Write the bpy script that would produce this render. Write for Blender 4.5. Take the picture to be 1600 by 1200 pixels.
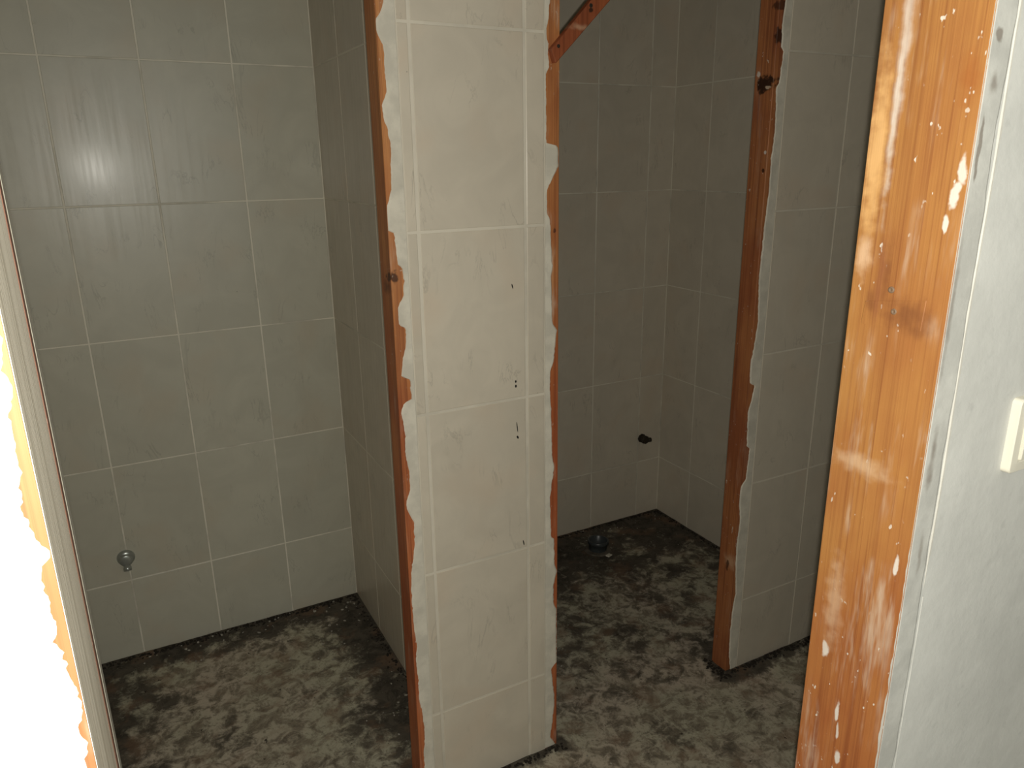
import bpy, bmesh, math, random
from mathutils import Vector, Matrix, noise
random.seed(7)
S = bpy.context.scene
COL = S.collection
for o in list(bpy.data.objects): bpy.data.objects.remove(o)

# ------------------------------------------------------------ camera, world, lamp, exposure
CAMZ = 1.5936
cam = bpy.data.cameras.new('camera'); cam.sensor_width = 36; cam.lens = 1164.86/1600*36; cam.clip_start = .02
co = bpy.data.objects.new('camera', cam); COL.objects.link(co)
yaw, pitch, roll = 0.4892, -0.2911, -0.0139
fw = Vector((math.sin(yaw)*math.cos(pitch), math.cos(yaw)*math.cos(pitch), math.sin(pitch)))
rt = Vector((math.cos(yaw), -math.sin(yaw), 0)); up = rt.cross(fw)
r2 = rt*math.cos(roll)+up*math.sin(roll); u2 = -rt*math.sin(roll)+up*math.cos(roll)
M = Matrix((r2, u2, -fw)).transposed().to_4x4(); M.translation = Vector((0, 0, CAMZ))
co.matrix_world = M
S.camera = co

w = bpy.data.worlds.new('world'); S.world = w; w.use_nodes = True
w.node_tree.nodes['Background'].inputs[0].default_value = (.8, .9, 1, 1)
w.node_tree.nodes['Background'].inputs[1].default_value = .02

# the phone's own flash, a small lamp beside the lens: what lights the photograph
ld = bpy.data.lights.new('phone_flash', 'POINT'); ld.energy = 42; ld.shadow_soft_size = .005
ld.color = (1, .965, .87)
lo = bpy.data.objects.new('phone_flash', ld); COL.objects.link(lo); lo.location = (.003, -.004, 1.579)
# weak fill lamp added at the hall's far end, unseen, to lift the shadows
la = bpy.data.lights.new('hall_fill', 'AREA'); la.energy = 4.6; la.size = 1.0; la.shape = 'SQUARE'; la.color = (.9, .97, 1)
lb = bpy.data.objects.new('hall_fill', la); COL.objects.link(lb); lb.location = (.35, -1.5, 1.7)
lb.rotation_euler = (math.radians(90), 0, 0)

S.view_settings.view_transform = 'Standard'; S.view_settings.look = 'None'
S.view_settings.gamma = 1; S.view_settings.use_curve_mapping = False
S.view_settings.exposure = 0.0

# ------------------------------------------------------------ helpers
def obj(name, bm, mat, parent=None, loc=(0, 0, 0)):
    me = bpy.data.meshes.new(name); bm.to_mesh(me); bm.free()
    me.materials.append(mat)
    o = bpy.data.objects.new(name, me); COL.objects.link(o)
    o.location = loc
    if parent: o.parent = parent
    return o
def tag(o, label, cat, group=None, kind=None):
    o['label'] = label; o['category'] = cat
    if group: o['group'] = group
    if kind: o['kind'] = kind
    return o
def thing(name, label, cat, loc=(0, 0, 0), group=None):
    o = bpy.data.objects.new(name, None); COL.objects.link(o); o.location = loc
    o.empty_display_size = .05
    return tag(o, label, cat, group)
def struct(name, bm, mat, parent=None):
    o = obj(name, bm, mat, parent)
    if not parent: o['kind'] = 'structure'
    return o
def box(bm, x0, x1, y0, y1, z0, z1, bev=0, seg=1):
    r = bmesh.ops.create_cube(bm, size=1)
    for v in r['verts']:
        v.co = Vector(((x0+x1)/2+v.co.x*(x1-x0), (y0+y1)/2+v.co.y*(y1-y0), (z0+z1)/2+v.co.z*(z1-z0)))
    if bev:
        es = list({e for v in r['verts'] for e in v.link_edges})
        bmesh.ops.bevel(bm, geom=es, offset=bev, segments=seg, affect='EDGES', profile=.5)
def bx(*a, **k):
    bm = bmesh.new(); box(bm, *a, **k); return bm
def lathe(bm, prof, origin, axis, n=24, a0=0):
    """prof: (radius, height) pairs, turned about axis through origin"""
    ax = Vector(axis).normalized(); t = ax.orthogonal().normalized(); b = ax.cross(t); o = Vector(origin)
    rings = []
    for r, h in prof:
        rings.append([bm.verts.new(o+ax*h+(t*math.cos(2*math.pi*i/n+a0)+b*math.sin(2*math.pi*i/n+a0))*r) for i in range(n)] if r > 1e-6 else [bm.verts.new(o+ax*h)])
    for A, B in zip(rings, rings[1:]):
        for i in range(n):
            j = (i+1) % n
            f = [A[i % len(A)], A[j % len(A)], B[j % len(B)], B[i % len(B)]]
            f = list(dict.fromkeys(f))
            if len(f) > 2: bm.faces.new(f)
    bmesh.ops.recalc_face_normals(bm, faces=bm.faces[:])
def smooth(o):
    for p in o.data.polygons: p.use_smooth = True
    return o
def lerp_tab(tab, z):
    tab = sorted(tab)
    if z <= tab[0][0]: return tab[0][1]
    for (a, x), (b, y) in zip(tab, tab[1:]):
        if z <= b: return x+(y-x)*(z-a)/max(b-a, 1e-6)
    return tab[-1][1]
def ragged(z0, z1, inner, edge, f0, f1, place, step=.006):
    """a thin skin between a straight inner line and a ragged outer one; place(s, d, z) -> xyz, d from f0 (base) to f1 (outside)"""
    bm = bmesh.new(); n = int((z1-z0)/step); rows = []
    for i in range(n+1):
        z = z0+(z1-z0)*i/n
        e = edge(z); m = e+(inner-e)*.12
        rows.append([bm.verts.new(place(*q)) for q in ((e, f0, z), (m, f1, z), (inner, f1, z), (inner, f0, z))])
    for A, B in zip(rows, rows[1:]):
        for k in range(3): bm.faces.new((A[k], A[k+1], B[k+1], B[k]))
    bm.faces.new(rows[0]); bm.faces.new(rows[-1])
    bmesh.ops.recalc_face_normals(bm, faces=bm.faces[:])
    return bm

# ------------------------------------------------------------ materials
class N:
    def __init__(s, name):
        s.m = bpy.data.materials.new(name); s.m.use_nodes = True; s.t = s.m.node_tree
        s.p = s.t.nodes['Principled BSDF']
    def n(s, typ, **k):
        x = s.t.nodes.new(typ)
        for a, v in k.items(): setattr(x, a, v)
        return x
    def l(s, a, b): s.t.links.new(a, b)
    def put(s, inp, v):
        if isinstance(v, bpy.types.NodeSocket): s.l(v, inp)
        elif isinstance(v, tuple) and len(v) == 3 and inp.type == 'RGBA': inp.default_value = (*v, 1)
        else: inp.default_value = v
    def math(s, op, a, b=0.0, c=0.0, clamp=False):
        x = s.n('ShaderNodeMath', operation=op); x.use_clamp = clamp
        for i, v in enumerate((a, b, c)): s.put(x.inputs[i], v)
        return x.outputs[0]
    def vmath(s, op, a, b=(0, 0, 0)):
        x = s.n('ShaderNodeVectorMath', operation=op); s.put(x.inputs[0], a); s.put(x.inputs[1], b)
        return x.outputs['Value' if op in ('LENGTH', 'DISTANCE') else 'Vector']
    def noise(s, vec, scale, detail=3, rough=.55, dist=0):
        x = s.n('ShaderNodeTexNoise'); s.l(vec, x.inputs['Vector'])
        x.inputs['Scale'].default_value = scale; x.inputs['Detail'].default_value = detail
        x.inputs['Roughness'].default_value = rough; x.inputs['Distortion'].default_value = dist
        return x.outputs['Fac']
    def step(s, v, a, b, lo=0.0, hi=1.0):
        x = s.n('ShaderNodeMapRange', interpolation_type='SMOOTHSTEP'); s.put(x.inputs[0], v)
        for i, q in enumerate((a, b, lo, hi)): x.inputs[i+1].default_value = q
        return x.outputs[0]
    def mix(s, f, a, b, mode='MIX'):
        x = s.n('ShaderNodeMix', data_type='RGBA', blend_type=mode)
        s.put(x.inputs[0], f); s.put(x.inputs[6], a); s.put(x.inputs[7], b)
        return x.outputs[2]
    def pos(s): return s.n('ShaderNodeNewGeometry').outputs['Position']
    def bump(s, h, strength, dist):
        x = s.n('ShaderNodeBump'); x.inputs['Strength'].default_value = strength; x.inputs['Distance'].default_value = dist
        s.l(h, x.inputs['Height']); s.l(x.outputs[0], s.p.inputs['Normal'])
    def spots(s, col, spots, wob=.5):
        """marks with a shape of their own: (centre, radii, colour, strength)"""
        P = s.pos()
        nz = s.n('ShaderNodeTexNoise'); s.l(P, nz.inputs['Vector']); nz.inputs['Scale'].default_value = 60; nz.inputs['Detail'].default_value = 3
        for c, r, k, st in spots:
            d = s.vmath('DIVIDE', s.vmath('SUBTRACT', P, c), r)
            d = s.vmath('ADD', d, s.vmath('MULTIPLY', s.vmath('SUBTRACT', nz.outputs['Color'], (.5, .5, .5)), (wob*4,)*3))
            f = s.step(s.vmath('LENGTH', d), 1.7 if st < .8 else 1.15, .2 if st < .8 else .7, 0, st)
            col = s.mix(f, col, k)
        return col

def mat_tile(name, base):
    a = N(name)
    tc = a.n('ShaderNodeTexCoord').outputs['Object']; oi = a.n('ShaderNodeObjectInfo').outputs['Random']
    off = a.n('ShaderNodeCombineXYZ'); a.l(a.math('MULTIPLY', oi, 37.0), off.inputs[0]); a.l(a.math('MULTIPLY', oi, 91.0), off.inputs[2])
    v = a.vmath('ADD', tc, off.outputs[0])
    cl = a.noise(v, 7, 4, .6, 1.0)
    pink = a.step(a.noise(v, 5, 2), .5, .72, 0, .5)
    col = a.mix(a.step(cl, .3, .75), tuple(c*.95 for c in base), tuple(min(1, c*1.04) for c in base))
    col = a.mix(pink, col, (base[0]*1.01, base[1]*.93, base[2]*.88))
    # slanting veins
    rot = a.n('ShaderNodeMapping'); a.l(v, rot.inputs[0]); rot.inputs['Rotation'].default_value = (0, .6, 0); rot.inputs['Scale'].default_value = (9, 9, 2.5)
    vn = a.noise(rot.outputs[0], 1.6, 5, .6, 1.2)
    ve = a.math('ABSOLUTE', a.math('SUBTRACT', vn, .5))
    vf = a.math('MULTIPLY', a.step(ve, .018, 0, 0, .5), a.step(a.noise(v, 8, 2), .5, .68))
    col = a.mix(vf, col, tuple(c*.62 for c in base))
    # dusty bloom and a tone of its own for each tile
    tone = a.math('ADD', .96, a.math('MULTIPLY', oi, .07))
    cc = a.n('ShaderNodeCombineXYZ')
    for i in range(3): a.l(tone, cc.inputs[i])
    col = a.mix(1.0, col, cc.outputs[0], 'MULTIPLY')
    # dirt spots
    sp = a.step(a.noise(v, 110, 1), .80, .86, 0, .6)
    col = a.mix(sp, col, (.1, .08, .06))
    a.l(col, a.p.inputs['Base Color'])
    st = a.n('ShaderNodeMapping'); a.l(v, st.inputs[0]); st.inputs['Scale'].default_value = (70, 70, 2.2)
    drip = a.noise(st.outputs[0], 1, 3)
    a.l(a.step(drip, .35, .7, .32, .42), a.p.inputs['Roughness'])
    a.p.inputs['Specular IOR Level'].default_value = .42
    a.l(a.step(drip, .40, .56, .04, .13), a.p.inputs['Coat Weight']); a.p.inputs['Coat Roughness'].default_value = .17
    a.bump(a.math('ADD', a.noise(v, 6, 2), a.math('MULTIPLY', drip, .05)), .10, .004)
    return a.m

def mat_grout(name, base, dirt=.5):
    a = N(name); P = a.pos()
    f = a.step(a.noise(P, 4.5, 4, .65), .45, .68, 0, dirt)
    col = a.mix(f, base, tuple(c*.35 for c in base))
    a.l(col, a.p.inputs['Base Color']); a.p.inputs['Roughness'].default_value = .9
    a.p.inputs['Specular IOR Level'].default_value = .1
    return a.m

def mat_plaster(name, base, dark=.8, scale=9, spots=()):
    a = N(name); P = a.pos()
    c = a.mix(a.step(a.noise(P, scale, 5, .6), .35, .68), tuple(k*dark for k in base), base)
    c = a.mix(a.step(a.noise(P, 40, 3), .62, .75, 0, .25), c, tuple(k*.6 for k in base))
    if spots: c = a.spots(c, spots)
    a.l(c, a.p.inputs['Base Color']); a.p.inputs['Roughness'].default_value = .85
    a.p.inputs['Specular IOR Level'].default_value = .15
    a.bump(a.math('ADD', a.noise(P, 35, 4), a.math('MULTIPLY', a.noise(P, 5, 2), 2)), .35, .003)
    return a.m

def mat_wood(name, light, mid, dark, flecks=.5, spots=(), chalk=.0, rough=.5, red=0):
    a = N(name); P = a.pos()
    mp = a.n('ShaderNodeMapping'); a.l(P, mp.inputs[0]); mp.inputs['Scale'].default_value = (75, 75, 1.1)
    g1 = a.noise(mp.outputs[0], 1.0, 4, .6, .8)
    m2 = a.n('ShaderNodeMapping'); a.l(P, m2.inputs[0]); m2.inputs['Scale'].default_value = (320, 320, 3)
    g2 = a.noise(m2.outputs[0], 1.0, 3, .6)
    m3 = a.n('ShaderNodeMapping'); a.l(P, m3.inputs[0]); m3.inputs['Scale'].default_value = (9, 9, 4)
    g3 = a.noise(m3.outputs[0], 1.0, 4, .6)
    col = a.mix(a.step(g3, .35, .68), mid, light)
    col = a.mix(a.step(g1, .46, .72, 0, .75), col, dark)
    col = a.mix(a.step(g2, .48, .72, 0, .6), col, dark)
    if red:   # the board is redder, less bleached, towards its foot
        zz = a.n('ShaderNodeSeparateXYZ'); a.l(P, zz.inputs[0])
        hgt = a.math('ADD', zz.outputs[2], a.math('MULTIPLY', a.math('SUBTRACT', g3, .5), .5))
        col = a.mix(a.step(hgt, 1.45, .75, 0, red), col, a.mix(1.0, col, (.95, .68, .72), 'MULTIPLY'))
    if chalk:
        m4 = a.n('ShaderNodeMapping'); a.l(P, m4.inputs[0]); m4.inputs['Scale'].default_value = (40, 40, 5)
        ch = a.math('MULTIPLY', a.step(a.noise(m4.outputs[0], 1, 4, .7), .50, .75, 0, chalk), a.step(a.noise(P, 9, 2), .42, .62))
        col = a.mix(ch, col, (.72, .60, .47))
    if spots: col = a.spots(col, spots)
    m5 = a.n('ShaderNodeMapping'); a.l(P, m5.inputs[0]); m5.inputs['Scale'].default_value = (1, 1, .6)
    fl = a.math('MULTIPLY', a.step(a.noise(m5.outputs[0], 130, 2), .68, .73), a.step(a.noise(P, 12, 2), .46, .58, 0, 1))
    col = a.mix(a.math('MULTIPLY', fl, flecks), col, (.78, .72, .62))
    a.l(col, a.p.inputs['Base Color'])
    a.p.inputs['Roughness'].default_value = rough; a.p.inputs['Specular IOR Level'].default_value = .3
    a.bump(a.math('ADD', g2, a.math('MULTIPLY', g1, .7)), .25, .0015)
    return a.m

def mat_simple(name, base, rough=.5, metal=0.0, spec=.5, var=.15, scale=40):
    a = N(name); P = a.pos()
    c = a.mix(a.noise(P, scale, 3), tuple(k*(1-var) for k in base), tuple(min(1, k*(1+var)) for k in base))
    a.l(c, a.p.inputs['Base Color']); a.p.inputs['Roughness'].default_value = rough
    a.p.inputs['Metallic'].default_value = metal; a.p.inputs['Specular IOR Level'].default_value = spec
    return a.m

def mat_floor():
    a = N('dirty_concrete'); P = a.pos()
    at = a.n('ShaderNodeAttribute', attribute_name='dirt').outputs['Fac']
    n1 = a.noise(P, 7, 7, .72, .3); n2 = a.noise(P, 21, 6, .7, .5); n3 = a.noise(P, 3.5, 3); n4 = a.noise(P, 60, 4, .7)
    pale = a.mix(a.step(n3, .4, .62), (.50, .475, .36), (.56, .49, .39))
    pale = a.mix(a.step(n2, .42, .60, 0, .85), pale, (.24, .205, .15))
    pale = a.mix(a.step(n4, .52, .66, 0, .55), pale, (.12, .10, .07))
    d = a.math('ADD', a.math('ADD', at, a.math('MULTIPLY', a.math('SUBTRACT', n1, .5), 2.2)), a.math('MULTIPLY', a.math('SUBTRACT', n2, .5), 1.6))
    col = a.mix(a.step(d, .26, .86), pale, a.mix(a.step(n2, .35, .65), (.05, .044, .035), (.115, .10, .078)))
    rust = a.step(a.noise(P, 9, 4, .6), .52, .68, 0, .5)
    col = a.mix(rust, col, (.22, .135, .085))
    ch = a.math('MULTIPLY', a.step(a.noise(P, 120, 2), .70, .74), a.step(a.noise(P, 8, 2), .48, .6))
    col = a.mix(a.math('MULTIPLY', ch, .6), col, (.42, .4, .35))
    pit = a.step(a.noise(P, 45, 2), .70, .75, 0, .85)
    col = a.mix(pit, col, (.02, .016, .012))
    a.l(col, a.p.inputs['Base Color']); a.p.inputs['Roughness'].default_value = .85; a.p.inputs['Specular IOR Level'].default_value = .2
    a.bump(a.math('ADD', n2, n1), .6, .006)
    return a.m

PL = [(1.887, 0.526), (1.863, 0.5178), (1.851, 0.506), (1.828, 0.5088), (1.809, 0.5209), (1.769, 0.5205), (1.729, 0.5225), (1.7, 0.5115), (1.676, 0.5121), (1.655, 0.52), (1.625, 0.5242), (1.539, 0.5197), (1.505, 0.5081), (1.46, 0.5076), (1.455, 0.5193), (1.428, 0.5224), (1.386, 0.5248), (1.384, 0.5345), (1.356, 0.5353), (1.323, 0.5334), (1.301, 0.5196), (1.262, 0.5198), (1.253, 0.5344), (1.217, 0.5323), (1.178, 0.5224), (1.149, 0.5181), (1.138, 0.5381), (1.094, 0.5383), (1.087, 0.5197), (1.068, 0.5134), (1.025, 0.5187), (0.961, 0.5177), (0.927, 0.5237), (0.878, 0.5237), (0.86, 0.5146), (0.832, 0.513), (0.8, 0.5276), (0.754, 0.5278), (0.709, 0.5226), (0.676, 0.5152), (0.617, 0.512), (0.568, 0.5121), (0.506, 0.5144), (0.467, 0.5181), (0.43, 0.5133), (0.377, 0.5163), (0.311, 0.5158), (0.268, 0.5226), (0.206, 0.5255), (0.139, 0.519), (0.103, 0.5203)]
PR = [(1.915, 0.8926), (1.872, 0.8871), (1.854, 0.8827), (1.828, 0.8872), (1.784, 0.89), (1.771, 0.8816), (1.629, 0.8828), (1.624, 0.9134), (1.581, 0.9154), (1.553, 0.8991), (1.529, 0.8845), (1.48, 0.8845), (1.465, 0.8934), (1.358, 0.8996), (1.331, 0.8967), (1.224, 0.9), (1.206, 0.9125), (1.179, 0.9095), (1.125, 0.9034), (1.104, 0.894), (1.059, 0.8941), (1.001, 0.8974), (0.882, 0.901), (0.85, 0.9076), (0.821, 0.9011), (0.77, 0.8947), (0.661, 0.8982), (0.653, 0.907), (0.574, 0.9087), (0.558, 0.9157), (0.515, 0.9055), (0.46, 0.9057), (0.444, 0.9148), (0.274, 0.9156), (0.259, 0.8992), (0.152, 0.9103), (0.079, 0.9032), (0.037, 0.896), (-0.003, 0.9146)]
P2 = [(1.967, 1.5766), (1.916, 1.5715), (1.86, 1.5747), (1.85, 1.5839), (1.775, 1.5773), (1.764, 1.5683), (1.705, 1.574), (1.65, 1.5767), (1.594, 1.5713), (1.509, 1.5733), (1.421, 1.567), (1.362, 1.5656), (1.336, 1.5643), (1.275, 1.5628), (1.148, 1.5727), (1.091, 1.5662), (1.053, 1.5617), (1.034, 1.5534), (0.973, 1.5616), (0.964, 1.5801), (0.918, 1.5719), (0.885, 1.5622), (0.78, 1.5688), (0.77, 1.5815), (0.671, 1.5757), (0.653, 1.5595), (0.613, 1.5545), (0.536, 1.5667), (0.462, 1.5604), (0.384, 1.5634), (0.286, 1.5729), (0.225, 1.5648), (0.143, 1.5631), (0.059, 1.5663), (0.013, 1.5754)]
LJ = [(1.504, -0.0533), (1.485, -0.0549), (1.458, -0.0568), (1.437, -0.0582), (1.43, -0.059), (1.42, -0.0588), (1.407, -0.0559), (1.397, -0.0525), (1.387, -0.0583), (1.37, -0.0565), (1.358, -0.0575), (1.344, -0.0587), (1.336, -0.0568), (1.321, -0.0555), (1.311, -0.0521), (1.296, -0.0528), (1.282, -0.0562), (1.273, -0.0542), (1.259, -0.0557)]

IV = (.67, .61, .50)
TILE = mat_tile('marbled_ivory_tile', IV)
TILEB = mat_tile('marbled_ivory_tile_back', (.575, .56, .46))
GROUT = mat_grout('pale_grout', (.74, .69, .58), .25)
GROUTB = mat_grout('stained_grout', (.84, .80, .68), .5)
PLASTER = mat_plaster('white_wall_plaster', (.64, .645, .615), .9)
ST = (.22, .19, .16)
BAND = mat_plaster('bare_gray_plaster', (.57, .57, .535), .82, 20, [((.722, .43, 1.695), (.006, .02, .008), ST, .8), ((.7235, .43, 1.655), (.005, .02, .008), ST, .7), ((.717, .43, 1.60), (.003, .02, .03), ST, .8), ((.714, .43, 1.45), (.003, .02, .06), ST, .6), ((.722, .43, 1.30), (.004, .02, .02), ST, .7), ((.720, .43, 1.27), (.005, .02, .012), ST, .7), ((.727, .43, 1.18), (.003, .02, .02), ST, .6)])
RIDGEM = mat_plaster('cream_paint', (.62, .605, .55), .88)
SMEAR = mat_plaster('white_filler', (.77, .73, .62), .82, 18)
CEIL = mat_plaster('ceiling_paint', (.6, .59, .55))
FLOOR = mat_floor()

# ------------------------------------------------------------ measured positions (metres)
YF = 1.481            # tiled face of the cubicle front
YB = 2.520            # tiled back wall
XS, XS2 = .6506, 2.1084
YD = .43              # front of the wall with the room door
XR, XL = .7106, -.0505
G = .0012             # tile thickness above the grout bed
TOP = 2.45

# ------------------------------------------------------------ structure
# floor, with dirt gathered along the walls
bm = bmesh.new(); dl = bm.verts.layers.float.new('dirt')
nx, ny = 250, 200; fx0, fx1, fy0, fy1 = -.5, 2.5, .2, 2.6
vs = []
for j in range(ny+1):
    row = []
    for i in range(nx+1):
        x = fx0+(fx1-fx0)*i/nx; y = fy0+(fy1-fy0)*j/ny
        n = noise.noise((x*4, y*4, 3.1))*.5+noise.noise((x*11, y*11, 7.7))*.3
        if y > YF+.03:
            if x < .69:
                d = max(1.3-(YB-y)/.18, 1.3-(XS-x)/.24, .95-(x+.25)/.42, .75-(y-YF)/.12 if x < .1 else 0)
            else:
                d = max(1.35-(YB-y)/.5, 1.0-(XS2-x)/.35, .5)
        else:
            d = 0.0
            if x > 1.52: d = max(d, 1.0-abs(YF-y)/.12)
            if .48 < x < .95: d = max(d, .95-abs(YF-y)/.06)
        if abs(x-1.55) < .12 and abs(y-1.5) < .12: d = max(d, 1.0-math.hypot(x-1.55, y-1.5)/.11)
        d = max(.22, min(1, d))
        h = max(0, n)*.004+max(0, d-.4)*.004*(1+noise.noise((x*30, y*30, 1)))
        v = bm.verts.new((x, y, h)); v[dl] = d+n*.5; row.append(v)
    vs.append(row)
for j in range(ny):
    for i in range(nx): bm.faces.new((vs[j][i], vs[j][i+1], vs[j+1][i+1], vs[j+1][i]))
box(bm, -1.5, 2.6, -1.9, 2.7, -.1, -.0005)
floor = struct('floor', bm, FLOOR); smooth(floor)

struct('ceiling', bx(-1.5, 2.6, -1.9, 2.7, TOP, TOP+.1), CEIL)

wall_back = struct('wall_back', bx(-.42, 2.5, YB+G, YB+.12, 0, TOP), GROUTB)
wall_cubicle_left = struct('wall_left', bx(-.46, -.36-G, YD+.14, YB+G, 0, TOP), GROUTB)
wall_right = struct('wall_right', bx(XS2+G, XS2+.10, YF+.07, YB+G, 0, TOP), GROUTB)
wall_mid = struct('wall_partition', bx(XS+G, .7306-G, YF+.07, YB+G, 0, TOP), GROUTB)

# cubicle front: three stretches of wall and what spans the two openings
OL, HEAD = -.16, 2.03
bm = bmesh.new()
box(bm, .547, .8787, YF+G, YF+.07, 0, TOP)
box(bm, 1.600, 2.45, YF+G, YF+.07, 0, TOP)
box(bm, -.36-G, OL-.04, YF+G, YF+.07, 0, TOP)
box(bm, OL-.04, .547, YF+G, YF+.07, HEAD+.05, TOP)
box(bm, .8787, 1.600, YF+G, YF+.07, HEAD+.05, TOP)
wall_front = struct('wall_front', bm, GROUT)

# the wall with the room door
bm = bmesh.new()
box(bm, -1.4, XL-.025, YD, .57, 0, TOP)
box(bm, XR+.03, 2.45, YD, .5418, 0, TOP)
box(bm, XL-.025, XR+.03, YD, .5418, 2.08, TOP)
wall_door = struct('wall_door', bm, PLASTER)
# hall behind the camera and the end of the space in front of the cubicles
struct('wall_hall_left', bx(-1.5, -1.4, -1.8, .5418, 0, TOP), PLASTER)
struct('wall_hall_right', bx(2.45, 2.55, -1.8, YF+.07, 0, TOP), PLASTER)
struct('wall_hall_rear', bx(-1.5, 2.55, -1.9, -1.8, 0, TOP), PLASTER)

# tiles, one object each
cache = {}
def tile_mesh(wd, ht, mat):
    key = (round(wd, 4), round(ht, 4), mat.name)
    if key not in cache:
        b = .0011; bm = bmesh.new()
        o = [bm.verts.new(q) for q in ((-wd/2, 0, 0), (wd/2, 0, 0), (wd/2, 0, ht), (-wd/2, 0, ht))]
        m = [bm.verts.new((v.co.x, -G*.45, v.co.z)) for v in o]
        f = [bm.verts.new((v.co.x-math.copysign(b, v.co.x), -G, b if v.co.z < ht/2 else ht-b)) for v in o]
        for A, B in ((o, m), (m, f)):
            for i in range(4): bm.faces.new((A[i], A[(i+1) % 4], B[(i+1) % 4], B[i]))
        bm.faces.new(f)
        bmesh.ops.recalc_face_normals(bm, faces=bm.faces[:])
        me = bpy.data.meshes.new('tile'); bm.to_mesh(me); bm.free(); me.materials.append(mat); cache[key] = me
    return cache[key]
def tiles(parent, us, zs, place, rot, mat, gu=.0055, gz=.004):
    """us, zs: joint lines; place(u, z) -> point on the grout bed"""
    for a, b in zip(us, us[1:]):
        for z0, z1 in zip(zs, zs[1:]):
            wd, ht = b-a-gu, z1-z0-gz
            if wd < .006 or ht < .02: continue
            o = bpy.data.objects.new('tile', tile_mesh(wd, ht, mat)); COL.objects.link(o)
            x, y, z = place((a+b)/2, z0+gz/2)
            j = random.uniform(-.0002, .0002)
            o.location = (x, y, z); o.rotation_euler = (j*4, 0, rot+j*4); o.parent = parent
def rows(z1): return [0.001]+[z for z in (z1-1.2, z1-.8, z1-.4, z1, z1+.4, z1+.8) if z < TOP]+[TOP]
ZF, ZB, ZB2 = 1.453, 1.4831, 1.4683
YG = YB+G
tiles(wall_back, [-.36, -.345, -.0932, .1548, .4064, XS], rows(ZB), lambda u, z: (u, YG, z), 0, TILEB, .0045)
tiles(wall_back, [.7306, .98, 1.231, 1.481, 1.7325, 1.9835, XS2], rows(ZB2), lambda u, z: (u, YG, z), 0, TILE, .0042)
ys = [YF+.07, 1.742, 1.994, 2.2464, YB]
tiles(wall_mid, ys, rows(ZB), lambda u, z: (XS+G, u, z), -math.pi/2, TILE, .004)
tiles(wall_mid, ys, rows(ZB2), lambda u, z: (.7306-G, u, z), math.pi/2, TILE, .004)
tiles(wall_right, [YF+.07, 1.806, 2.057, 2.3086, YB], rows(ZB2), lambda u, z: (XS2+G, u, z), -math.pi/2, TILE, .004)
tiles(wall_cubicle_left, [.60, .77, 1.02, 1.27, YF], rows(ZF), lambda u, z: (-.36-G, u, z), math.pi/2, TILE, .004)
tiles(wall_cubicle_left, [YF+.07, 1.77, 2.02, 2.27, YB], rows(ZB), lambda u, z: (-.36-G, u, z), math.pi/2, TILE, .004)
tiles(wall_front, [.5455, .5735, .8286, .8800], rows(ZF), lambda u, z: (u, YF+G, z), 0, TILE, .0075, .0062)
tiles(wall_front, [1.600, 1.8405, 2.0925, 2.3445, 2.45], rows(ZF), lambda u, z: (u, YF+G, z), 0, TILE, .0048, .0048)
tiles(wall_front, [-.36, OL-.042], rows(ZF), lambda u, z: (u, YF+G, z), 0, TILE, .0048, .0048)
hz = [HEAD+.05, 2.253, TOP]
tiles(wall_front, [OL-.04, .0, .25, .5455], hz, lambda u, z: (u, YF+G, z), 0, TILE, .0048, .0048)
tiles(wall_front, [.8800, 1.08, 1.33, 1.600], hz, lambda u, z: (u, YF+G, z), 0, TILE, .0048, .0048)

# small black drill holes and a dark run in the pier's tiles
HOLE = mat_simple('black_hole', (.012, .010, .008), .9)
for (x, z, rx, rz, t) in ((.7928, 1.321, .0014, .006, .25), (.7985, 1.0955, .0022, .0032, 0), (.7986, 1.084, .0024, .0038, 0), (.8010, .981, .0012, .014, .1), (.8020, .955, .0024, .0045, .4), (.8155, .668, .0016, .008, .2)):
    bm = bmesh.new()
    vs_ = [bm.verts.new((x+math.cos(q)*rx*math.cos(t)-math.sin(q)*rz*math.sin(t), YF-.0003, z+math.sin(q)*rz*math.cos(t)+math.cos(q)*rx*math.sin(t))) for q in [k*math.pi/5 for k in range(10)]]
    f = bm.faces.new(vs_); r = bmesh.ops.extrude_face_region(bm, geom=[f])
    for v in r['geom']:
        if isinstance(v, bmesh.types.BMVert): v.co.y += .0008
    bmesh.ops.recalc_face_normals(bm, faces=bm.faces[:])
    obj('drill_hole', bm, HOLE, wall_front)

# bare band and paint ridge beside the room door
n1 = lambda z, a, f, s=0: a*noise.noise((0, s, z*f))
bm = ragged(.02, 2.1, XR+.001, lambda z: XR+.0325+n1(z, .004, 9)+n1(z, .002, 40, 2), 0, .0012, lambda s, d, z: (s, YD-d, z), .01)
struct('plaster_band', bm, BAND, wall_door)
bm = bmesh.new(); prev = None
for i in range(101):
    z = 1.13+(2.1-1.13)*i/100; c = XR+.0355+n1(z, .002, 6, 5)-.0012*(2.1-z); k = min(1, (z-1.125)/.06)*(.0014+n1(z, .0006, 30, 9))
    row = [bm.verts.new((c+px*k*1.3, YD-.0004-py*k*.8, z)) for px, py in ((-1.1, -.3), (-.6, .9), (.6, 1), (1.1, -.3))]
    if prev:
        for q in range(4): bm.faces.new((prev[q], prev[(q+1) % 4], row[(q+1) % 4], row[q]))
    else: bm.faces.new(row)
    prev = row
bm.faces.new(prev); bmesh.ops.recalc_face_normals(bm, faces=bm.faces[:])
struct('paint_ridge', bm, RIDGEM, wall_door)
bm = bmesh.new(); prev = None
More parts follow.
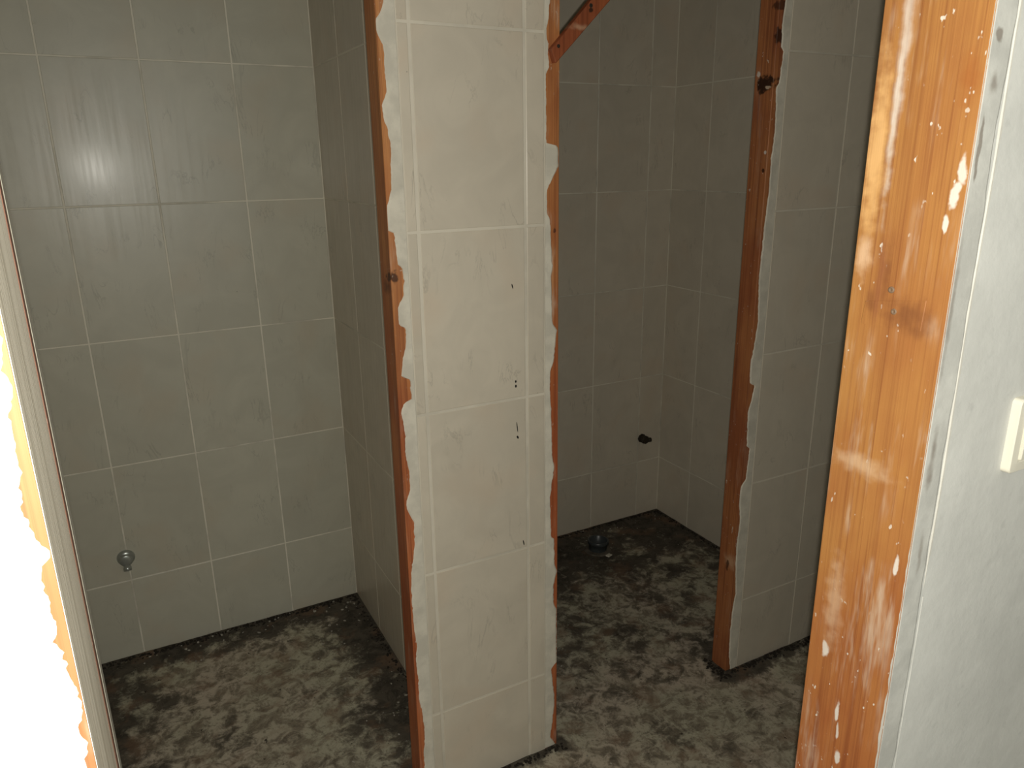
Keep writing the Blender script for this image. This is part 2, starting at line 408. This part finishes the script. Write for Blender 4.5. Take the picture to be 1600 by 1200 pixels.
for i in range(101):
    z = .05+1.07*i/100; c = XR+.036+n1(z, .002, 6, 5); k = .0010
    row = [bm.verts.new((c+px*k, YD-.0002-py*k, z)) for px, py in ((-1, 0), (-.3, 1), (.6, .6), (1, 0))]
    if prev:
        for q in range(4): bm.faces.new((prev[q], prev[(q+1) % 4], row[(q+1) % 4], row[q]))
    prev = row
bmesh.ops.recalc_face_normals(bm, faces=bm.faces[:])
struct('paint_edge', bm, BAND, wall_door)

# ------------------------------------------------------------ door jamb boards of the room door
WH = (.80, .74, .66); DK = (.10, .04, .018)
WR = mat_wood('orange_varnished_pine', (.47, .225, .066), (.385, .16, .05), (.25, .088, .03), .9,
    [((XR, .513, 1.72), (.02, .0055, .12), WH, .5), ((XR, .514, 1.64), (.02, .003, .07), WH, .5), ((XR, .50, 1.475), (.02, .004, .03), (.2, .07, .03), .6), ((XR, .515, 1.445), (.02, .005, .012), (.2, .07, .03), .6), ((XR, .443, 1.66), (.02, .009, .018), (.36, .12, .03), .6),
     ((XR, .530, 1.60), (.02, .010, .075), (.85, .52, .22), .75),
     ((XR, .517, 1.007), (.02, .006, .012), WH, .9), ((XR, .490, .932), (.02, .0028, .018), WH, .95), ((XR, .4865, .905), (.02, .002, .012), WH, .8),
     ((XR, .482, .872), (.02, .0045, .008), WH, .9), ((XR, .4435, 1.161), (.02, .003, .012), WH, .9),
     ((XR, .437, 1.577), (.02, .005, .016), WH, .85), ((XR, .4415, 1.554), (.02, .005, .014), WH, .9), ((XR, .446, 1.530), (.02, .003, .008), WH, .9),
     ((XR, .513, 1.075), (.02, .010, .05), (.74, .52, .34), .5), ((XR, .50, 1.26), (.02, .03, .010), (.76, .55, .36), .5),
     ((XR, .507, 1.475), (.02, .004, .04), (.27, .10, .045), .7), ((XR, .470, 1.434), (.02, .022, .016), (.20, .075, .03), .7),
     ((XR, .530, 1.49), (.02, .008, .018), (.80, .55, .35), .7)], .6, .45, .9)
j = thing('door_jamb', 'broad orange pine door jamb with knots and white paint specks, beside light switch wall', 'door jamb', (XR+.015, .486, 0))
L = lambda x0, x1, y0, y1, z0, z1: (x0-XR-.015, x1-XR-.015, y0-.486, y1-.486, z0, z1)
obj('board', bx(*L(XR, XR+.03, YD, .5418, 0, 2.08), bev=.0015), WR, j)
gw = mat_simple('gray_plug', (.20, .13, .08), .6)
for y, z, r in ((.4926, 1.4597, .0036), (.4864, 1.4378, .0034)):
    bm = bmesh.new(); lathe(bm, [(0, .0007), (r*.35, .0008), (r*.5, .0014), (r*.9, .0012), (r, 0)], (-.015, y-.486, z), (-1, 0, 0), 14)
    smooth(obj('screw_head', bm, gw, j))
PATCHM = mat_wood('dark_patch_wood', (.50, .20, .055), (.42, .15, .04), (.26, .08, .02), .3)
bm = bmesh.new(); P4 = [(.5216, 1.4438), (.453, 1.4543), (.4545, 1.4229), (.5236, 1.4188)]
a = [bm.verts.new((-.015, y-.486, z)) for y, z in P4]; b = [bm.verts.new((-.0155, (y-.486)*.98, z*.996+.0057)) for y, z in P4]
bm.faces.new(b)
for i in range(4): bm.faces.new((a[i], a[(i+1) % 4], b[(i+1) % 4], b[i]))
bmesh.ops.recalc_face_normals(bm, faces=bm.faces[:])
obj('strike_patch', bm, WR, j)
def rag(z, s): return n1(z, .0035, 14, s)+n1(z, .0025, 60, s+3)+max(0, n1(z, .006, 5, s+6))
bm = ragged(.02, 2.07, YD, lambda z: YD+max(.0002, rag(z, 20)-(.0035 if z > 1.2 else -.0012 if z < 1.1 else .0012-(1.2-z)*.02)), 0, .0009, lambda s, d, z: (-.015-d, s-.486, z))
obj('paint_smear', bm, RIDGEM, j)

WL = mat_wood('orange_pine_left', (.34, .17, .075), (.27, .115, .045), (.18, .06, .024), .9, (), .9)
GP = mat_wood('gray_painted_wood', (.78, .75, .64), (.66, .63, .53), (.45, .42, .33), .4, (), .3, .4)
DG = mat_simple('dull_gray_sealant', (.24, .235, .19), .8)
BR = mat_wood('dark_brown_wood', (.20, .10, .07), (.15, .075, .05), (.07, .035, .02), .1)
j = thing('door_jamb', 'gray painted door jamb at far left, its orange front edge chipped and glaring', 'door jamb', (XL-.0125, .48, 0))
L = lambda x0, x1, y0, y1, z0, z1: (x0-XL+.0125, x1-XL+.0125, y0-.48, y1-.48, z0, z1)
obj('board', bx(*L(XL-.025, XL-.0003, YD, .536, 0, 2.08), bev=.0002), WL, j)
obj('painted_face', bx(*L(XL-.0003, XL, YD+.0015, .533, 0, 2.08)), GP, j)
obj('edge_strip', bx(*L(XL-.02, XL, .536, .551, 0, 2.08), bev=.002), BR, j)
obj('back_bead', bx(*L(XL-.018, XL, .553, .568, 0, 2.08), bev=.0005), DG, j)
LJT = [(z, x) for z, x in LJ]
def ljx(z):
    if z > 1.25: e = lerp_tab(LJT, z)
    else: e = -.056
    return min(-.0512, e+n1(z, .0036, 22, 31)+n1(z, .0022, 75, 33)+n1(z, .0018, 260, 34)+.0005)
bm = ragged(.02, 2.08, XL-.025, ljx, 0, .001, lambda s, d, z: (s-XL+.0125, YD-.48-d, z), .002)
obj('paint_smear', bm, PLASTER, j)
struct('trim_1', bx(XL-.025, XR+.03, YD, .5418, 2.05, 2.08), WR)

# ------------------------------------------------------------ cubicle door posts
PT = (.58, .255, .09); PM = (.45, .165, .058); PD = (.25, .08, .032)
def post(label, x0, x1, mat, parts):
    t = thing('door_post', label, 'post', ((x0+x1)/2, YF+.036, 0))
    ox, oy = (x0+x1)/2, YF+.036
    obj('board', bx(x0-ox, x1-ox, YF+.0022-oy, YF+.066-oy, 0, HEAD, bev=.001), mat, t)
    for inner, edge in parts:
        bm = ragged(.004, HEAD, inner, edge, YF+.0022-oy, YF+.0003-oy, lambda s, d, z: (s-ox, d, z), .005)
        obj('plaster_smear', bm, SMEAR, t)
    return t
W1 = mat_wood('orange_post_pine', PT, PM, PD, .5,
    [((.515, YF, 1.365), (.012, .05, .014), (.07, .03, .018), .9), ((.509, YF+.03, 1.34), (.01, .02, .012), (.10, .04, .02), .7)], .3, .5, .9)
post('orange wooden post along the left side of the tiled pier, patched with white plaster', .508, .5465, W1,
    [(.5463, lambda z: max(.5086, min(.540, lerp_tab(PL, z)+n1(z, .0020, 55, 5)+n1(z, .0016, 140, 41))))])
W2 = mat_wood('orange_post_pine_b', PT, PM, PD, .4, [((.905, YF, 1.44), (.004, .03, .006), (.08, .03, .02), .8)], .6, .5, .9)
post('narrow orange post along the right side of the tiled pier, under the diagonal brace', .8792, .917, W2,
    [(.8793, lambda z: max(.881, min(.9162, lerp_tab(PR, z)+n1(z, .0020, 55, 5)+n1(z, .0016, 140, 43))))])
X3 = 1.557
W3 = mat_wood('reddish_post_pine', (.48, .19, .072), (.36, .12, .05), (.19, .058, .028), .7,
    [((X3, YF+.03, 1.775), (.05, .028, .022), (.03, .015, .01), .95), ((X3, YF+.055, 1.80), (.05, .008, .008), WH, .8), ((X3, YF+.02, 1.765), (.05, .012, .004), (.7, .55, .4), .8),
     ((X3, YF, 1.885), (.05, .01, .02), (.05, .02, .012), .9), ((X3+.01, YF+.005, 1.955), (.03, .02, .012), (.06, .025, .015), .8), ((X3, YF+.012, 1.56), (.05, .006, .006), (.05, .02, .012), .9),
     ((X3, YF+.01, 1.605), (.05, .004, .006), WH, .8), ((X3, YF+.02, .392), (.05, .02, .02), (.68, .45, .28), .6), ((X3, YF+.03, .375), (.05, .006, .02), (.05, .02, .012), .8)], .2)
post('reddish wooden post with splintered knots, left end of the right hand tiled wall', X3, 1.5995, W3,
    [(1.5993, lambda z: max(X3+.0006, min(1.59, lerp_tab(P2, z)+n1(z, .0020, 55, 5)+n1(z, .0016, 140, 45))))])
struct('trim_4', bx(OL-.04, OL, YF+.0022, YF+.066, 0, HEAD, bev=.001), W2)
struct('trim_2', bx(OL-.04, .547, YF+.003, YF+.066, HEAD, HEAD+.05), W2)
struct('trim_3', bx(.8787, 1.600, YF+.003, YF+.066, HEAD, HEAD+.05), W2)

# diagonal brace across the corner of the right opening
t = thing('diagonal_brace', 'reddish wooden strip slanting up from top of narrow post across right opening', 'brace', (.90, YF-.005, 1.819))
bm = bmesh.new(); box(bm, -.02, .33, -.009, .009, -.019, .019, bev=.0015)
bmesh.ops.rotate(bm, verts=bm.verts, cent=(0, 0, 0), matrix=Matrix.Rotation(-math.radians(44), 3, 'Y'))
for v in bm.verts:
    v.co.x = max(v.co.x, -.012)
W4 = mat_wood('reddish_brace_pine', (.40, .12, .045), (.30, .085, .035), (.17, .045, .02), .3, [((.985, YF, 1.90), (.006, .05, .006), (.03, .015, .01), .9), ((.955, YF, 1.865), (.02, .05, .006), (.6, .38, .24), .6)])
obj('strip', bm, W4, t)
bm = bmesh.new(); lathe(bm, [(.0045, 0), (.004, .001), (0, .0014)], (.085, -.009, .09), (0, -1, 0), 10); obj('nail_head', bm, mat_simple('nail_iron', (.06, .05, .04), .5, .6), t)
bm = bmesh.new(); lathe(bm, [(.004, 0), (.0035, .001), (0, .0014)], (.004, -.009, .006), (0, -1, 0), 10); obj('nail_head', bm, bpy.data.materials['nail_iron'], t)

# ------------------------------------------------------------ light switch
CREAM = mat_simple('cream_plastic', (.78, .75, .64), .35, 0, .5, .04)
sx0, sx1, sz0, sz1 = .8555, .9405, 1.247, 1.335; oz = (sz0+sz1)/2; ox = (sx0+sx1)/2
t = thing('light_switch', 'cream plastic light switch on the white wall at right edge', 'light switch', (ox, YD, oz))
bm = bmesh.new()
pr = []
def rrect(hx, hz, r, n=5):
    q = []
    for cx, cz, a0 in ((hx-r, hz-r, 0), (-hx+r, hz-r, 90), (-hx+r, -hz+r, 180), (hx-r, -hz+r, 270)):
        for k in range(n+1):
            a = math.radians(a0+90*k/n); q.append((cx+r*math.cos(a), cz+r*math.sin(a)))
    return q
def stack(bm, levels, close=True):
    prev = None
    for (hx, hz, r, y) in levels:
        row = [bm.verts.new((x, y, z)) for x, z in rrect(hx, hz, r)]
        if prev:
            for i in range(len(row)): bm.faces.new((prev[i], prev[(i+1) % len(row)], row[(i+1) % len(row)], row[i]))
        prev = row
    bm.faces.new(prev); bmesh.ops.recalc_face_normals(bm, faces=bm.faces[:])
h = (sx1-sx0)/2; hv = (sz1-sz0)/2
stack(bm, [(h, hv, .006, 0), (h, hv, .006, -.0085), (h-.0012, hv-.0012, .006, -.0098), (h-.012, hv-.012, .004, -.0104), (h-.013, hv-.013, .004, -.0094)])
obj('cover_plate', bm, CREAM, t)
bm = bmesh.new(); stack(bm, [(h-.0145, hv-.0145, .002, -.009), (h-.0145, hv-.0145, .002, -.0128), (h-.0155, hv-.0155, .002, -.0136)])
for v in bm.verts:
    if v.co.y < -.012: v.co.y -= .002*(v.co.z/hv)
obj('rocker', bm, CREAM, t)

# ------------------------------------------------------------ plumbing
CHROME = mat_simple('dull_chrome', (.42, .45, .42), .3, .6, .5, .25, 60)
t = thing('angle_valve', 'small round chrome water valve low on the left tiled back wall', 'valve', (-.098, YB, .367))
bm = bmesh.new(); lathe(bm, [(.027, 0), (.027, .003), (.023, .009), (.014, .012), (.013, .012)], (0, 0, 0), (0, -1, 0), 28); smooth(obj('escutcheon', bm, CHROME, t))
bm = bmesh.new(); lathe(bm, [(.012, .010), (.012, .016), (.020, .018), (.0205, .022), (.0195, .026), (.016, .028), (.006, .029), (0, .0285)], (0, 0, 0), (0, -1, 0), 24); smooth(obj('knob', bm, CHROME, t))
bm = bmesh.new(); lathe(bm, [(.0, .0), (.0105, .0), (.0105, .018), (.0125, .020), (.0125, .031), (.0095, .031), (.0085, .022), (0, .022)], (0, -.016, -.006), (0, -.35, -1), 18); smooth(obj('outlet', bm, CHROME, t))

DARKB = mat_simple('tarnished_brass', (.045, .036, .025), .5, .5, .4, .4, 80)
t = thing('pipe_outlet', 'dark capped water outlet with side spigot, right back wall near the corner', 'pipe outlet', (2.003, YB, .381))
bm = bmesh.new(); lathe(bm, [(.021, 0), (.021, .004), (.016, .006), (.016, .02), (.0195, .021), (.0195, .031), (.017, .034), (0, .034)], (0, 0, 0), (0, -1, 0), 8); obj('cap', bm, DARKB, t)
bm = bmesh.new(); lathe(bm, [(.008, 0), (.008, .026), (.0105, .026), (.0105, .040), (.006, .040), (.005, .032), (0, .032)], (0, -.012, -.006), (1, -.1, -.12), 14); smooth(obj('spigot', bm, DARKB, t))

PIPE = mat_simple('blue_gray_plastic', (.05, .058, .06), .35, 0, .5, .25, 50)
t = thing('drain_stub', 'short dark blue gray plastic drain pipe end standing on right cubicle floor', 'drain pipe', (1.645, 2.335, .0))
bm = bmesh.new(); lathe(bm, [(.039, 0), (.039, .034), (.045, .035), (.045, .050), (.0405, .051), (.0385, .049), (.0385, .010), (0, .010)], (0, 0, 0), (.06, .03, 1), 28); smooth(obj('pipe', bm, PIPE, t))
bm = bmesh.new(); lathe(bm, [(.037, .0), (.056, .0), (.058, .004), (.054, .008), (.037, .010)], (0, 0, 0), (0, 0, 1), 28); obj('mortar_collar', bm, mat_plaster('gray_mortar', (.16, .14, .11), .6, 30), t)
bm = bmesh.new(); box(bm, -.014, .014, -.009, .009, 0, .006, bev=.002)
o = tag(obj('plaster_chip', bm, SMEAR, None, (1.655, 2.268, .004)), 'pale flat chip lying in front of the drain pipe end', 'chip')
o.rotation_euler = (0, .1, .4)

# ------------------------------------------------------------ crumbs: past counting
def crumbs(name, label, cat, mat, spots, sizes):
    bm = bmesh.new()
    for x, y in spots:
        s = random.uniform(*sizes)
        r = bmesh.ops.create_icosphere(bm, subdivisions=1, radius=s)
        q = Matrix.Rotation(random.uniform(0, 6), 3, 'Z')
        kx, ky, kz = random.uniform(.6, 1.5), random.uniform(.5, 1), random.uniform(.25, .6)
        for v in r['verts']:
            c = Vector((v.co.x*kx, v.co.y*ky, v.co.z*kz))*random.uniform(.75, 1.2)
            v.co = q @ c+Vector((x, y, s*kz*.5+.003))
    return tag(obj(name, bm, mat), label, cat, None, 'stuff')
U = random.uniform
CRUMB = mat_plaster('crumb_plaster', (.50, .47, .40), .6, 60)
sp = []
for _ in range(26): sp.append((U(.28, .63), YB-abs(random.gauss(0, .13))-.01))
for _ in range(26): sp.append((XS-.008-abs(random.gauss(0, .11)), U(1.6, 2.5)))
for _ in range(22): sp.append((U(-.1, .4), YB-.01-abs(random.gauss(0, .05))))
sp += [(x, y) for x, y in ((.60, 2.47), (.585, 2.44), (.52, 2.40), (.50, 2.36), (.22, 2.47), (.27, 2.44))]
crumbs('plaster_crumbs', 'scattered pale plaster crumbs along the walls of the left cubicle floor', 'crumbs', CRUMB, [q for q in sp if q[0] < XS-.006 and q[1] > YF+.08], (.0022, .0062))
sp = []
for _ in range(20): sp.append((U(1.6, 2.09), YB-.012-abs(random.gauss(0, .1))))
for _ in range(22): sp.append((U(.95, 2.09), U(1.6, 2.5)))
for _ in range(30): sp.append((U(.95, 2.0), U(.9, 1.45)))
crumbs('plaster_crumbs', 'sparse pale crumbs over the right cubicle floor and in front of it', 'crumbs', CRUMB, sp, (.0015, .0045))
DIRT = mat_simple('black_dirt', (.035, .03, .024), .95, 0, .1, .4, 90)
sp = []
for _ in range(420): sp.append((U(-.35, XS-.01), YB-.008-abs(random.gauss(0, .012))))
for _ in range(200): sp.append((XS-.008-abs(random.gauss(0, .012)), U(1.56, 2.51)))
for _ in range(380): sp.append((U(.74, 2.09), YB-.008-abs(random.gauss(0, .010))))
for _ in range(200): sp.append((XS2-.008-abs(random.gauss(0, .012)), U(1.56, 2.51)))
for _ in range(420): sp.append((U(1.57, 2.4), YF-.004-abs(random.gauss(0, .012))))
for _ in range(120): sp.append((U(.5, .93), YF-.006-abs(random.gauss(0, .012))))
for _ in range(60): sp.append((X3-.006-abs(random.gauss(0, .02)), U(1.45, 1.56)))
o = crumbs('dirt_rubble', 'black gritty dirt heaped along the foot of the tiled walls', 'dirt', DIRT, sp, (.002, .0065))
o.parent = floor; del o['category']
